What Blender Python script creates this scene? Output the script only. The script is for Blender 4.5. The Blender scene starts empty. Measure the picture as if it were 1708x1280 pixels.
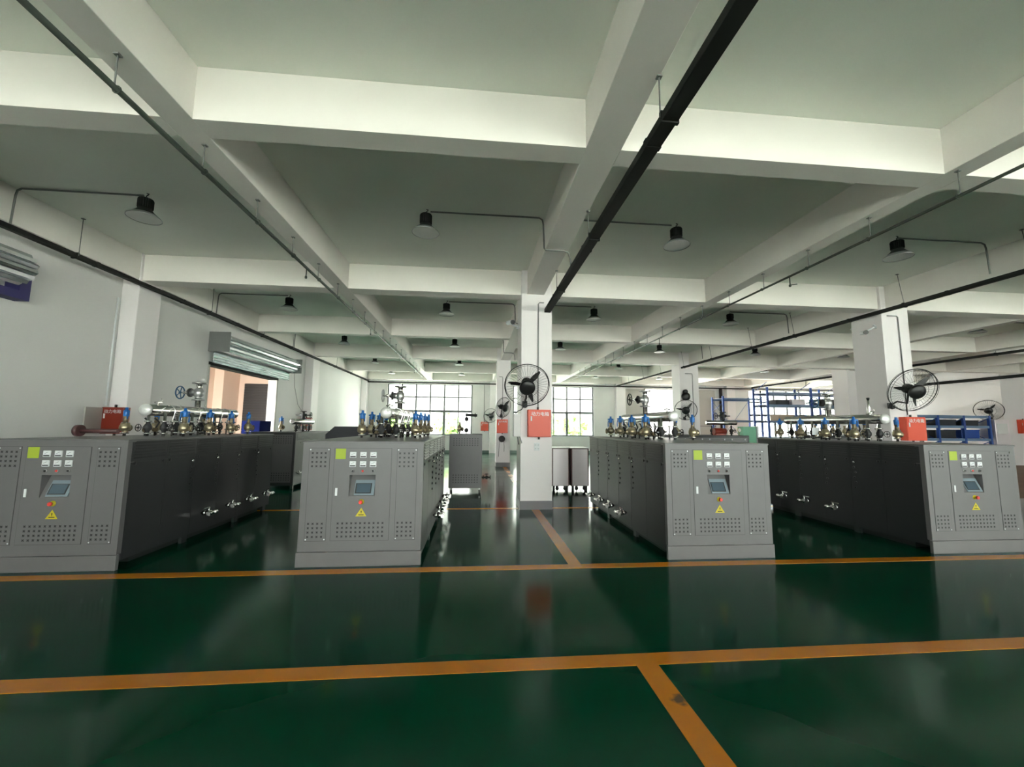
import bpy, bmesh, math, random
from mathutils import Vector, Matrix
random.seed(7)
S = bpy.context.scene
C = S.collection
PI = math.pi

# ------------------------------------------------------------------ camera
W, H = 1708.0, 1280.0
FPX = 674.0
YAW, PITCH, ROLL = 0.09038, 0.1057, 0.00978
cam_data = bpy.data.cameras.new('camera')
cam = bpy.data.objects.new('camera', cam_data)
C.objects.link(cam)
cam_data.sensor_fit = 'HORIZONTAL'
cam_data.sensor_width = 36.0
cam_data.lens = FPX / W * 36.0
cam_data.clip_start = 0.05
cam_data.clip_end = 300
def cam_matrix():
    cy, sy = math.cos(YAW), math.sin(YAW)
    Rz = Matrix(((cy, -sy, 0), (sy, cy, 0), (0, 0, 1)))
    B = Matrix(((1, 0, 0), (0, 0, -1), (0, 1, 0)))
    cp, sp = math.cos(PITCH), math.sin(PITCH)
    Rx = Matrix(((1, 0, 0), (0, cp, sp), (0, -sp, cp)))
    cr, sr = math.cos(ROLL), math.sin(ROLL)
    Rr = Matrix(((cr, -sr, 0), (sr, cr, 0), (0, 0, 1)))
    R = Rr @ Rx @ B @ Rz                      # world -> (right, down, forward)
    right, down, fwd = R[0], R[1], R[2]
    M = Matrix((right, -down, -fwd)).transposed().to_4x4()
    M.translation = Vector((0, 0, 1.6))
    return M
cam.matrix_world = cam_matrix()
S.camera = cam

# ------------------------------------------------------------------ world, exposure, daylight portals
S.view_settings.view_transform = 'Standard'
S.view_settings.look = 'None'
S.view_settings.gamma = 1.0
S.view_settings.use_curve_mapping = False
S.view_settings.exposure = 1.42
world = bpy.data.worlds.new('world'); S.world = world
world.use_nodes = True
wn = world.node_tree.nodes; wl = world.node_tree.links
bgn = wn['Background']
bgn.inputs['Color'].default_value = (1.0, 0.985, 0.95, 1)
# an overcast sky, brighter on the far side of the building
tcw = wn.new('ShaderNodeTexCoord'); sxw = wn.new('ShaderNodeSeparateXYZ'); mrw = wn.new('ShaderNodeMapRange')
mrw.inputs['From Min'].default_value = -0.6; mrw.inputs['From Max'].default_value = 0.6
mrw.inputs['To Min'].default_value = 7.0; mrw.inputs['To Max'].default_value = 16.0
wl.new(tcw.outputs['Generated'], sxw.inputs[0]); wl.new(sxw.outputs['Y'], mrw.inputs['Value']); wl.new(mrw.outputs['Result'], bgn.inputs['Strength'])

def portal(name, loc, rot, sx, sy):
    l = bpy.data.lights.new(name, 'AREA'); l.shape = 'RECTANGLE'; l.size = sx; l.size_y = sy
    l.cycles.is_portal = True
    o = bpy.data.objects.new(name, l); C.objects.link(o); o.location = loc; o.rotation_euler = rot
    return o
portal('daylight_front', (5, -8.45, 2.55), (PI/2, 0, PI), 30, 3.0)
portal('daylight_far', (-2.7, 24.95, 2.55), (-PI/2, 0, PI), 5.0, 3.0)
portal('daylight_far', (4.85, 24.95, 2.55), (-PI/2, 0, PI), 5.0, 3.0)
portal('daylight_door', (12.2, 24.95, 2.0), (-PI/2, 0, PI), 3.0, 4.0)
portal('daylight_rack', (20.5, 24.95, 2.55), (-PI/2, 0, PI), 6.0, 3.0)
portal('daylight_annex', (-8.6, 8.95, 2.0), (PI/2, 0, PI), 3.4, 3.8)
portal('daylight_annex', (-10.6, 10.7, 2.1), (PI/2, 0, -PI/2), 3.4, 4.2)

# ------------------------------------------------------------------ materials
def mat(name, col, rough=0.5, metal=0.0, noise=0.0, nscale=3.0, coat=0.0, spec=0.5, bump=0.0, bscale=40.0, rnoise=0.0, transmission=0.0):
    m = bpy.data.materials.new(name); m.use_nodes = True
    nt = m.node_tree; b = nt.nodes['Principled BSDF']
    b.inputs['Base Color'].default_value = (*col, 1)
    b.inputs['Roughness'].default_value = rough
    b.inputs['Metallic'].default_value = metal
    b.inputs['Specular IOR Level'].default_value = spec
    b.inputs['Coat Weight'].default_value = coat
    b.inputs['Coat Roughness'].default_value = 0.1
    if transmission: b.inputs['Transmission Weight'].default_value = transmission
    if noise or rnoise or bump:
        tc = nt.nodes.new('ShaderNodeTexCoord')
        n = nt.nodes.new('ShaderNodeTexNoise'); n.inputs['Scale'].default_value = nscale; n.inputs['Detail'].default_value = 4
        nt.links.new(tc.outputs['Object'], n.inputs['Vector'])
        if noise:
            mr = nt.nodes.new('ShaderNodeMapRange'); mr.inputs['To Min'].default_value = 1 - noise; mr.inputs['To Max'].default_value = 1 + noise
            mr.inputs['From Min'].default_value = 0.3; mr.inputs['From Max'].default_value = 0.7
            nt.links.new(n.outputs['Fac'], mr.inputs['Value'])
            mx = nt.nodes.new('ShaderNodeVectorMath'); mx.operation = 'SCALE'; mx.inputs[0].default_value = col
            nt.links.new(mr.outputs['Result'], mx.inputs['Scale']); nt.links.new(mx.outputs['Vector'], b.inputs['Base Color'])
        if rnoise:
            mr = nt.nodes.new('ShaderNodeMapRange'); mr.inputs['To Min'].default_value = max(0.02, rough - rnoise); mr.inputs['To Max'].default_value = rough + rnoise
            mr.inputs['From Min'].default_value = 0.3; mr.inputs['From Max'].default_value = 0.7
            nt.links.new(n.outputs['Fac'], mr.inputs['Value']); nt.links.new(mr.outputs['Result'], b.inputs['Roughness'])
        if bump:
            n2 = nt.nodes.new('ShaderNodeTexNoise'); n2.inputs['Scale'].default_value = bscale
            nt.links.new(tc.outputs['Object'], n2.inputs['Vector'])
            bp = nt.nodes.new('ShaderNodeBump'); bp.inputs['Strength'].default_value = bump; bp.inputs['Distance'].default_value = 0.01
            nt.links.new(n2.outputs['Fac'], bp.inputs['Height']); nt.links.new(bp.outputs['Normal'], b.inputs['Normal'])
    return m

M = {}
M['wall'] = mat('wall_paint', (0.72, 0.71, 0.70), 0.6, noise=0.03, nscale=0.8)
M['ceiling'] = mat('ceiling_paint', (0.84, 0.86, 0.79), 0.7, noise=0.04, nscale=0.7)
M['beam'] = mat('beam_paint', (0.80, 0.765, 0.725), 0.65, noise=0.03, nscale=1.1)
M['column'] = mat('column_paint', (0.82, 0.78, 0.785), 0.45, noise=0.02, nscale=1.1)
M['plinth'] = mat('plinth_paint', (0.15, 0.14, 0.15), 0.35)
M['kick'] = mat('kick_paint', (0.09, 0.12, 0.11), 0.3)
M['floor'] = mat('green_epoxy', (0.0, 0.036, 0.016), 0.13, noise=0.12, nscale=0.6, rnoise=0.05, spec=0.16, bump=0.006, bscale=2.5)
M['brownfloor'] = mat('brown_epoxy', (0.20, 0.10, 0.04), 0.5, noise=0.15, nscale=0.8)
M['grey'] = mat('grey_enamel', (0.138, 0.134, 0.136), 0.36, noise=0.03, nscale=6, bump=0.02, bscale=120)
M['grey_shaded'] = mat('grey_enamel_shaded', (0.026, 0.027, 0.029), 0.4, noise=0.05, nscale=5, bump=0.02, bscale=80)  # same grey paint as the fronts, with the sides' shade put into the colour
M['seam'] = mat('seam_dark', (0.05, 0.05, 0.052), 0.6)
M['black'] = mat('black_plastic', (0.012, 0.012, 0.013), 0.4)
M['matte_black'] = mat('black_steel', (0.02, 0.02, 0.021), 0.55)
M['tray'] = mat('tray_steel', (0.018, 0.019, 0.018), 0.7, spec=0.15)
M['pipe'] = mat('fire_pipe', (0.045, 0.055, 0.045), 0.45)
M['conduit'] = mat('conduit_grey', (0.17, 0.175, 0.17), 0.5)
M['chrome'] = mat('stainless', (0.80, 0.79, 0.77), 0.2, 1.0)
M['dullsteel'] = mat('dull_steel', (0.5, 0.5, 0.5), 0.4, 0.9)
M['brass'] = mat('brass', (0.42, 0.36, 0.24), 0.34, 0.85, noise=0.15, nscale=25)
M['bronze'] = mat('bronze_body', (0.24, 0.19, 0.12), 0.45, 0.6, noise=0.2, nscale=25)
M['blue'] = mat('blue_paint', (0.015, 0.15, 0.50), 0.35)
M['bluedark'] = mat('blue_wheel', (0.015, 0.09, 0.20), 0.4)
M['white'] = mat('white_plastic', (0.72, 0.74, 0.76), 0.35)
M['sticker'] = mat('lime_sticker', (0.36, 0.46, 0.03), 0.5)
M['yellow'] = mat('yellow_sign', (0.55, 0.45, 0.02), 0.45)
M['red'] = mat('red_button', (0.75, 0.05, 0.04), 0.3)
M['orange'] = mat('orange_enamel', (0.72, 0.075, 0.03), 0.38)
M['orangedark'] = mat('brick_red_enamel', (0.24, 0.025, 0.012), 0.4)
M['screen'] = mat('screen_glass', (0.075, 0.11, 0.14), 0.12)
M['bezel'] = mat('screen_bezel', (0.22, 0.28, 0.32), 0.35)
M['rackblue'] = mat('rack_blue', (0.02, 0.07, 0.32), 0.4)
M['rackbeam'] = mat('rack_beam', (0.16, 0.24, 0.38), 0.4)
M['dark'] = mat('dark_box', (0.035, 0.037, 0.045), 0.6)
M['shutterdark'] = mat('dark_slats', (0.022, 0.018, 0.018), 0.5)
M['shutter'] = mat('galvanised_slats', (0.72, 0.75, 0.77), 0.25, 0.85)
M['peach'] = mat('peach_warm_light', (0.74, 0.56, 0.46), 0.6)  # warm tint of the annex light put into the wall colour
M['frame'] = mat('window_frame', (0.11, 0.12, 0.12), 0.4)
M['mullion'] = mat('window_mullion', (0.12, 0.125, 0.125), 0.4)
M['leaf'] = mat('foliage', (0.20, 0.33, 0.09), 0.7, noise=0.4, nscale=3)
M['trunk'] = mat('bark', (0.12, 0.09, 0.06), 0.9)
M['ground'] = mat('pale_concrete', (0.78, 0.78, 0.73), 0.9, noise=0.1, nscale=0.5)
M['facade'] = mat('facade', (0.42, 0.42, 0.41), 0.8)
M['beige'] = mat('beige_panel', (0.42, 0.40, 0.37), 0.5)
M['panel'] = mat('pale_panel', (0.90, 0.83, 0.86), 0.38, 0.75)
M['maroon'] = mat('maroon_edge', (0.10, 0.045, 0.045), 0.4)
M['greenbox'] = mat('green_board', (0.22, 0.55, 0.36), 0.5)
M['purple'] = mat('banner_blue', (0.025, 0.02, 0.12), 0.6)
M['cardboard'] = mat('cardboard', (0.42, 0.33, 0.24), 0.8)
M['binblue'] = mat('bin_blue', (0.006, 0.012, 0.09), 0.9, spec=0.1)
M['cap'] = mat('satin_cap', (0.75, 0.75, 0.74), 0.45, 0.4)
M['lens'] = mat('frosted_lens', (0.5, 0.5, 0.48), 0.5)
M['wheelgrey'] = mat('caster_rubber', (0.06, 0.06, 0.06), 0.6)
M['floor'].node_tree.nodes['Principled BSDF'].inputs['Specular Tint'].default_value = (0.45, 1.0, 0.8, 1)
# glass
g = bpy.data.materials.new('pane_glass'); g.use_nodes = True
nt = g.node_tree; nt.nodes.clear()
o_ = nt.nodes.new('ShaderNodeOutputMaterial'); mx_ = nt.nodes.new('ShaderNodeMixShader'); tr_ = nt.nodes.new('ShaderNodeBsdfTransparent'); gl_ = nt.nodes.new('ShaderNodeBsdfGlossy')
gl_.inputs['Roughness'].default_value = 0.02; tr_.inputs['Color'].default_value = (0.93, 0.97, 0.95, 1); mx_.inputs['Fac'].default_value = 0.06
nt.links.new(tr_.outputs[0], mx_.inputs[1]); nt.links.new(gl_.outputs[0], mx_.inputs[2]); nt.links.new(mx_.outputs[0], o_.inputs['Surface'])
M['glass'] = g
# orange floor stripe, with a worn dark stain of its own at one spot
m = mat('orange_stripe', (0.50, 0.165, 0.004), 0.22, noise=0.08, nscale=2.0, rnoise=0.05)
nt = m.node_tree; b = nt.nodes['Principled BSDF']
geo = nt.nodes.new('ShaderNodeNewGeometry'); vd = nt.nodes.new('ShaderNodeVectorMath'); vd.operation = 'DISTANCE'; vd.inputs[1].default_value = (1.235, 2.47, 0)
nt.links.new(geo.outputs['Position'], vd.inputs[0])
n = nt.nodes.new('ShaderNodeTexNoise'); n.inputs['Scale'].default_value = 22; nt.links.new(geo.outputs['Position'], n.inputs['Vector'])
ad = nt.nodes.new('ShaderNodeMath'); ad.operation = 'MULTIPLY_ADD'; ad.inputs[1].default_value = 0.10; nt.links.new(n.outputs['Fac'], ad.inputs[0]); nt.links.new(vd.outputs['Value'], ad.inputs[2])
mr = nt.nodes.new('ShaderNodeMapRange'); mr.inputs['From Min'].default_value = 0.075; mr.inputs['From Max'].default_value = 0.11; nt.links.new(ad.outputs[0], mr.inputs['Value'])
old = b.inputs['Base Color'].links[0].from_socket
mix = nt.nodes.new('ShaderNodeMix'); mix.data_type = 'RGBA'; mix.inputs[6].default_value = (0.10, 0.055, 0.02, 1)
nt.links.new(mr.outputs['Result'], mix.inputs[0]); nt.links.new(old, mix.inputs[7]); nt.links.new(mix.outputs[2], b.inputs['Base Color'])
M['stripe'] = m

# ------------------------------------------------------------------ mesh helpers
class MB:
    def __init__(self):
        self.bm = bmesh.new(); self.mats = []
    def mi(self, m):
        m = m or 'grey'
        if m not in self.mats: self.mats.append(m)
        return self.mats.index(m)
    def box(self, x0, x1, y0, y1, z0, z1, m=None, bevel=0.0):
        i = self.mi(m)
        vs = [self.bm.verts.new((x, y, z)) for x in (x0, x1) for y in (y0, y1) for z in (z0, z1)]
        q = [(0, 1, 3, 2), (4, 6, 7, 5), (0, 4, 5, 1), (2, 3, 7, 6), (0, 2, 6, 4), (1, 5, 7, 3)]
        fs = []
        for a in q:
            f = self.bm.faces.new([vs[k] for k in a]); f.material_index = i; fs.append(f)
        if bevel:
            es = {e for f in fs for e in f.edges}
            r = bmesh.ops.bevel(self.bm, geom=list(es), offset=bevel, segments=2, affect='EDGES', profile=0.5)
            for f in r['faces']: f.material_index = i
        return self
    def poly(self, pts, m=None):
        f = self.bm.faces.new([self.bm.verts.new(p) for p in pts]); f.material_index = self.mi(m); return self
    def prism(self, pts, vec, m=None):
        """extrude polygon pts along vec"""
        i = self.mi(m); v = Vector(vec)
        a = [self.bm.verts.new(p) for p in pts]; b = [self.bm.verts.new(Vector(p) + v) for p in pts]
        self.bm.faces.new(a).material_index = i
        self.bm.faces.new(b[::-1]).material_index = i
        for k in range(len(a)):
            self.bm.faces.new((a[k], b[k], b[(k + 1) % len(a)], a[(k + 1) % len(a)])).material_index = i
        return self
    def lathe(self, prof, origin=(0, 0, 0), axis=(0, 0, 1), m=None, n=16, caps=True):
        """prof: list of (r, h[, mat]) along axis"""
        ax = Vector(axis).normalized()
        t = Vector((1, 0, 0)) if abs(ax.x) < 0.9 else Vector((0, 1, 0))
        u = ax.cross(t).normalized(); w = ax.cross(u)
        O = Vector(origin); rings = []
        for p in prof:
            r, h = p[0], p[1]
            rings.append([self.bm.verts.new(O + ax * h + (u * math.cos(2 * PI * k / n) + w * math.sin(2 * PI * k / n)) * max(r, 1e-4)) for k in range(n)])
        for j in range(len(rings) - 1):
            i = self.mi(prof[j][2] if len(prof[j]) > 2 else m)
            for k in range(n):
                f = self.bm.faces.new((rings[j][k], rings[j][(k + 1) % n], rings[j + 1][(k + 1) % n], rings[j + 1][k])); f.material_index = i; f.smooth = True
        if caps:
            self.bm.faces.new(rings[0][::-1]).material_index = self.mi(prof[0][2] if len(prof[0]) > 2 else m)
            self.bm.faces.new(rings[-1]).material_index = self.mi(prof[-1][2] if len(prof[-1]) > 2 else m)
        return self
    def rod(self, p0, p1, r, m=None, n=10):
        d = Vector(p1) - Vector(p0)
        return self.lathe([(r, 0), (r, d.length)], p0, d, m, n)
    def tube(self, pts, r, m=None, n=8, closed=False):
        pts = [Vector(p) for p in pts]; i = self.mi(m); rings = []
        N = len(pts); prev = None
        for k, p in enumerate(pts):
            if closed: d = (pts[(k + 1) % N] - pts[k - 1]).normalized()
            else: d = (pts[min(k + 1, N - 1)] - pts[max(k - 1, 0)]).normalized()
            t = prev if prev is not None else (Vector((0, 0, 1)) if abs(d.z) < 0.9 else Vector((1, 0, 0)))
            u = (t - d * t.dot(d))
            if u.length < 1e-4: u = Vector((0, 1, 0)) - d * d.y
            u.normalize(); w = d.cross(u); prev = u
            rings.append([self.bm.verts.new(p + (u * math.cos(2 * PI * q / n) + w * math.sin(2 * PI * q / n)) * r) for q in range(n)])
        for k in range(N if closed else N - 1):
            a, b = rings[k], rings[(k + 1) % N]
            for q in range(n):
                f = self.bm.faces.new((a[q], a[(q + 1) % n], b[(q + 1) % n], b[q])); f.material_index = i; f.smooth = True
        if not closed:
            self.bm.faces.new(rings[0][::-1]).material_index = i; self.bm.faces.new(rings[-1]).material_index = i
        return self
    def ring(self, c, R_, r, axis=(0, 0, 1), m=None, n=24, k=6):
        ax = Vector(axis).normalized(); t = Vector((1, 0, 0)) if abs(ax.x) < 0.9 else Vector((0, 1, 0))
        u = ax.cross(t).normalized(); w = ax.cross(u); c = Vector(c)
        return self.tube([c + (u * math.cos(2 * PI * a / n) + w * math.sin(2 * PI * a / n)) * R_ for a in range(n)], r, m, k, True)
    def mesh(self, name):
        bmesh.ops.recalc_face_normals(self.bm, faces=self.bm.faces)
        me = bpy.data.meshes.new(name); self.bm.to_mesh(me); self.bm.free()
        for k in self.mats: me.materials.append(M[k])
        return me
    def build(self, name, parent=None, loc=None, rot=None):
        return place(name, self.mesh(name), parent, loc, rot)

def place(name, me, parent=None, loc=None, rot=None):
    o = bpy.data.objects.new(name, me); C.objects.link(o)
    if parent: o.parent = parent
    if loc is not None: o.location = loc
    if rot is not None: o.rotation_euler = rot
    return o
def tag(o, label, cat, group=None, kind=None):
    if label: o['label'] = label
    if cat: o['category'] = cat
    if group: o['group'] = group
    if kind: o['kind'] = kind
    return o
def thing(name, label, cat, loc=(0, 0, 0), rotz=0.0, group=None):
    o = bpy.data.objects.new(name, None); C.objects.link(o); o.empty_display_size = 0.2
    o.location = loc; o.rotation_euler = (0, 0, rotz)
    return tag(o, label, cat, group)
def struct(name, mb, parent=None, label=None, cat=None):
    o = mb.build(name, parent)
    if not parent: tag(o, label, cat, None, 'structure')
    return o
def copy_tree(o, parent=None):
    c = o.copy(); C.objects.link(c)
    if parent: c.parent = parent
    for ch in [x for x in bpy.data.objects if x.parent == o]: copy_tree(ch, c)
    return c
def arc_pts(c, u, v, r, a0, a1, n=6):
    c = Vector(c); u = Vector(u); v = Vector(v)
    return [c + u * r * math.cos(a0 + (a1 - a0) * k / n) + v * r * math.sin(a0 + (a1 - a0) * k / n) for k in range(n + 1)]
def text_mesh(s, size, m, depth=0.0015):
    cu = bpy.data.curves.new('lettering', 'FONT'); cu.body = s; cu.size = size; cu.align_x = 'CENTER'; cu.align_y = 'CENTER'; cu.extrude = depth
    t = bpy.data.objects.new('lettering', cu); C.objects.link(t)
    dg = bpy.context.evaluated_depsgraph_get(); me = bpy.data.meshes.new_from_object(t.evaluated_get(dg))
    bpy.data.objects.remove(t); bpy.data.curves.remove(cu)
    me.materials.clear(); me.materials.append(M[m]); return me

# ------------------------------------------------------------------ the building
XL, XR, YB, YF = -6.63, 28.0, -8.6, 24.6           # inner faces of the walls
ZB, ZC = 4.29, 4.80
fl = MB().box(XL - 7, XR + .3, YB - .3, YF + .3, -0.1, 0.0, 'floor'); struct('floor', fl, label='glossy dark green epoxy floor', cat='floor')
struct('floor_brown', MB().box(12.6, XR, 8.8, YF - .02, 0.0, 0.004, 'brownfloor'), label='brown floor area at the far right', cat='floor')
struct('ceiling', MB().box(XL - .3, XR + .3, YB - .3, YF + .3, ZC, ZC + .15, 'ceiling'), label='white concrete ceiling slab', cat='ceiling')

# painted stripes
def stripe(x0, x1, y0, y1, lab, z=0.003):
    struct('floor_line', MB().box(x0, x1, y0, y1, 0.0, z, 'stripe'), label=lab, cat='floor line')
stripe(-6.5, 16, 2.825, 2.965, 'nearest orange stripe running across the green floor')
stripe(-6.5, 13, 4.70, 4.84, 'orange stripe running along the fronts of the grey machines')
stripe(1.12, 1.27, -4.0, 2.825, 'orange stripe running towards the camera with a dark scuff on it', 0.0031)
stripe(1.12, 1.27, 4.84, 7.95, 'orange stripe leading from the central column base to the machine stripe', 0.0031)
stripe(-6.0, 0.88, 8.05, 8.15, 'far orange stripe left of the central column')
stripe(1.56, 8.9, 8.05, 8.15, 'far orange stripe right of the central column')
stripe(1.12, 1.27, 8.72, 16.25, 'orange stripe between the central column and the far column', 0.0031)

# walls
wl_ = MB()
wl_.box(XL - .25, XL, YB - .3, 10.6, 0, ZC, 'wall').box(XL - .25, XL, 14.2, YF + .3, 0, ZC, 'wall').box(XL - .25, XL, 10.6, 14.2, 3.14, ZC, 'wall')
struct('wall_left', wl_, label='white painted left wall with a wide doorway', cat='wall')
struct('wall_right', MB().box(XR, XR + .25, YB - .3, YF + .3, 0, ZC, 'wall'), label='pale right wall', cat='wall')
# far wall with openings: (x0,x1,z0,z1)
def wall_holes(y0, y1, holes, m='wall'):
    mb = MB(); xs = XL
    for (a, b_, z0, z1) in holes:
        mb.box(xs, a, y0, y1, 0, ZC, m)
        if z0 > 0: mb.box(a, b_, y0, y1, 0, z0, m)
        mb.box(a, b_, y0, y1, z1, ZC, m); xs = b_
    mb.box(xs, XR, y0, y1, 0, ZC, m); return mb
struct('wall_far', wall_holes(YF, YF + .25, [(-5.22, -.17, 1.02, 4.08), (2.3, 7.35, 1.02, 4.08), (10.7, 13.7, 0, 4.03), (17.6, 23.9, 1.02, 4.08)]), label='far white wall with big windows', cat='wall')
struct('wall_back', wall_holes(YB - .25, YB, [(-5.9, .7, 1.0, 4.1), (1.7, 8.7, 1.0, 4.1), (9.7, 16.7, 1.0, 4.1), (17.7, 24.6, 1.0, 4.1)]), label='wall behind the camera', cat='wall')
struct('baseboard_far', MB().box(XL, 10.6, YF - .012, YF, 0, .15, 'kick').box(13.8, 25.09, YF - .012, YF, 0, .15, 'kick'), label='dark baseboard of the far wall', cat='baseboard')
struct('baseboard_left', MB().box(XL, XL + .012, -2, 10.6, 0, .15, 'kick').box(XL, XL + .012, 14.2, YF - .02, 0, .15, 'kick'), label='dark baseboard of the left wall', cat='baseboard')

# windows
def window(idx, x0, x1, z0, z1, y=YF + .10, cols=6, lab=''):
    fr = MB(); t = .08
    fr.box(x0, x1, y - .04, y + .04, z0, z0 + .08, 'frame').box(x0, x1, y - .04, y + .04, z1 - .04, z1, 'frame')
    fr.box(x0, x0 + t, y - .04, y + .04, z0 + .06, z1 - .04, 'frame').box(x1 - t, x1, y - .04, y + .04, z0 + .06, z1 - .04, 'frame')
    zt = 2.48
    fr.box(x0 + t, x1 - t, y - .045, y + .045, zt - .08, zt + .05, 'frame')
    w = struct('window_%d' % idx, fr, label=lab, cat='window')
    mu = MB(); dx = (x1 - x0) / cols
    for k in range(1, cols):
        thick = .14 if k % 2 == 0 else .06
        mu.box(x0 + k * dx - .045, x0 + k * dx + .045, y - .03, y + .03, zt + .04, z1 - .04, 'mullion')
        mu.box(x0 + k * dx - thick / 2, x0 + k * dx + thick / 2, y - .034, y + .034, z0 + .06, zt - .05, 'frame' if k % 2 == 0 else 'mullion')
    mu.box(x0 + t, x1 - t, y - .029, y + .029, 3.27, 3.35, 'mullion')
    mu.build('mullion', w)
    MB().box(x0 + .02, x1 - .02, y - .004, y + .004, z0 + .03, z1 - .02, 'glass').build('pane', w)
    if y > 0: MB().box(x0 - .03, x1 + .03, YF - .06, YF + .05, z0 - .04, z0, 'white').build('window_sill', w)
window(1, -5.22, -.17, 1.02, 4.08, lab='wide gridded window in the far wall, left of the far column')
window(2, 2.3, 7.35, 1.02, 4.08, lab='wide gridded window in the far wall, right of the central column')
window(3, 17.6, 23.9, 1.02, 4.08, cols=7, lab='wide gridded window behind the blue pallet racks')
for i, (a, b_) in enumerate([(-5.9, .7), (1.7, 8.7), (9.7, 16.7), (17.7, 24.6)]):
    window(4 + i, a, b_, 1.0, 4.1, YB - .12, lab='window behind the camera')

# far entrance with sliding leaves
d = struct('door_1', MB().box(10.6, 10.7, YF - .05, YF + .25, 0, 4.03, 'beige').box(13.7, 13.8, YF - .05, YF + .25, 0, 4.03, 'beige').box(10.6, 13.8, YF - .05, YF + .25, 4.03, 4.08, 'beige'), label='open bright doorway in the far wall', cat='door')
lf = MB(); lf.box(9.36, 10.6, YF - .12, YF - .06, .02, 4.0, 'beige').build('door_leaf', d)
lf = MB(); lf.box(13.8, 15.24, YF - .12, YF - .06, .02, 4.0, 'beige'); lf.box(13.8, 15.24, YF - .125, YF - .12, 1.72, 1.75, 'seam').build('door_leaf', d)

# beams
def beam(x0, x1, y0, y1, lab):
    struct('ceiling_beam', MB().box(x0, x1, y0, y1, ZB, ZC, 'beam', bevel=.006), label=lab, cat='beam')
YBEAMS = [(-2.82, -2.55, 'left secondary'), (1.02, 1.37, 'central'), (4.88, 5.13, 'right secondary'), (9.05, 9.40, 'right main'), (13.1, 13.35, 'far right secondary'), (17.1, 17.45, 'far right main'), (21.3, 21.55, 'rightmost secondary')]
for x0, x1, nm in YBEAMS: beam(x0, x1, YB, YF, nm + ' lengthwise white ceiling beam')
beam(XL, -6.35, YB, YF, 'lengthwise ceiling beam along the left wall')
beam(25.1, 25.45, YB, 17.09, 'lengthwise ceiling beam along the right wall')
XB = [(-4.85, -4.6), (-.45, -.1), (3.57, 3.815), (8.03, 8.38), (12.18, 12.43), (16.33, 16.68), (20.45, 20.7), (24.25, YF)]
NM = ['behind the camera', 'over the camera', 'nearest', 'over the central column', 'third', 'over the far column', 'fifth', 'against the far wall']
xs = [-6.35] + [v for b_ in YBEAMS for v in b_[:2]] + [25.1]
for (y0, y1), nm in zip(XB, NM):
    mb = MB()
    for k in range(0, len(xs), 2): mb.box(xs[k], xs[k + 1], y0, y1, ZB, ZC, 'beam')
    struct('ceiling_beam', mb, label='crosswise white ceiling beam ' + nm, cat='beam')

# columns
def column(x0, x1, y0, y1, lab, plinth=True, top=ZC - .002):
    c = struct('column', MB().box(x0, x1, y0, y1, 0.0, top, 'column', bevel=.01), label=lab, cat='column')
    if plinth: MB().box(x0 - .008, x1 + .008, y0 - .008, y1 + .008, 0, .165, 'plinth').build('plinth', c)
    return c
column(.90, 1.53, 7.97, 8.67, 'central square white column with grey base')
column(8.93, 9.58, 7.97, 8.70, 'square white column at right with grey base')
column(.86, 1.42, 16.3, 16.95, 'second white column behind the central one')
column(8.62, 9.45, 16.3, 17.0, 'white column behind the third machine')
column(16.95, 17.6, 16.9, 17.7, 'far right white column by the pallet racks')
column(17.1, 17.7, 7.97, 8.67, 'white column out of view at right')
for x0, x1 in ((.88, 1.5), (8.7, 9.3), (15.95, 16.5)): column(x0, x1, 24.3, YF - .002, 'white pilaster on the far wall', False)
struct('wall_partition', MB().box(25.1, XR - .001, 17.1, YF - .001, 0, ZC - .001, 'column'), label='white block of wall at the far right', cat='wall')
for y0, y1, nm in ((7.98, 8.52, 'near the first machine'), (16.3, 16.95, 'beyond the doorway'), (24.1, YF, 'in the far left corner')):
    column(XL + .001, -6.33, y0, y1, 'white wall pilaster ' + nm, False)

# annex beyond the doorway
an = MB()
an.box(-10.5, -10.3, 12.5, 18.2, 0, 4.4, 'peach').box(-10.3, XL - .25, 18.0, 18.2, 3.3, 4.4, 'peach').box(-10.3, -9.75, 18.0, 18.2, 0, 3.3, 'peach').box(-7.75, XL - .25, 18.0, 18.2, 0, 3.3, 'peach')
an.box(-10.3, -9.95, 16.9, 18.0, 0, 4.2, 'peach')
struct('wall_annex', an, label='annex walls beyond the doorway, coloured peach for warm light', cat='wall')
struct('ceiling_annex', MB().box(-10.5, XL - .25, 9.0, 18.2, 4.2, 4.4, 'peach'), label='annex ceiling', cat='ceiling')
sd = MB()
for k in range(30): sd.box(-9.75, -7.75, 18.02 + (k % 2) * .0, 18.05, .0 + k * .11, .095 + k * .11, 'shutterdark')
sd.box(-9.75, -7.75, 18.055, 18.07, 0, 3.3, 'seam')
struct('door_2', sd, label='closed dark roller shutter in the annex', cat='door')
dj = MB().box(XL - .26, XL + .012, 14.10, 14.199, 0, 3.06, 'beige').box(XL - .26, XL + .012, 10.6, 14.199, 3.06, 3.139, 'tray').box(XL - .26, XL + .012, 10.601, 10.66, 0, 3.06, 'beige')
struct('door_3', dj, label='frame of the wide doorway in the left wall', cat='door')

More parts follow.
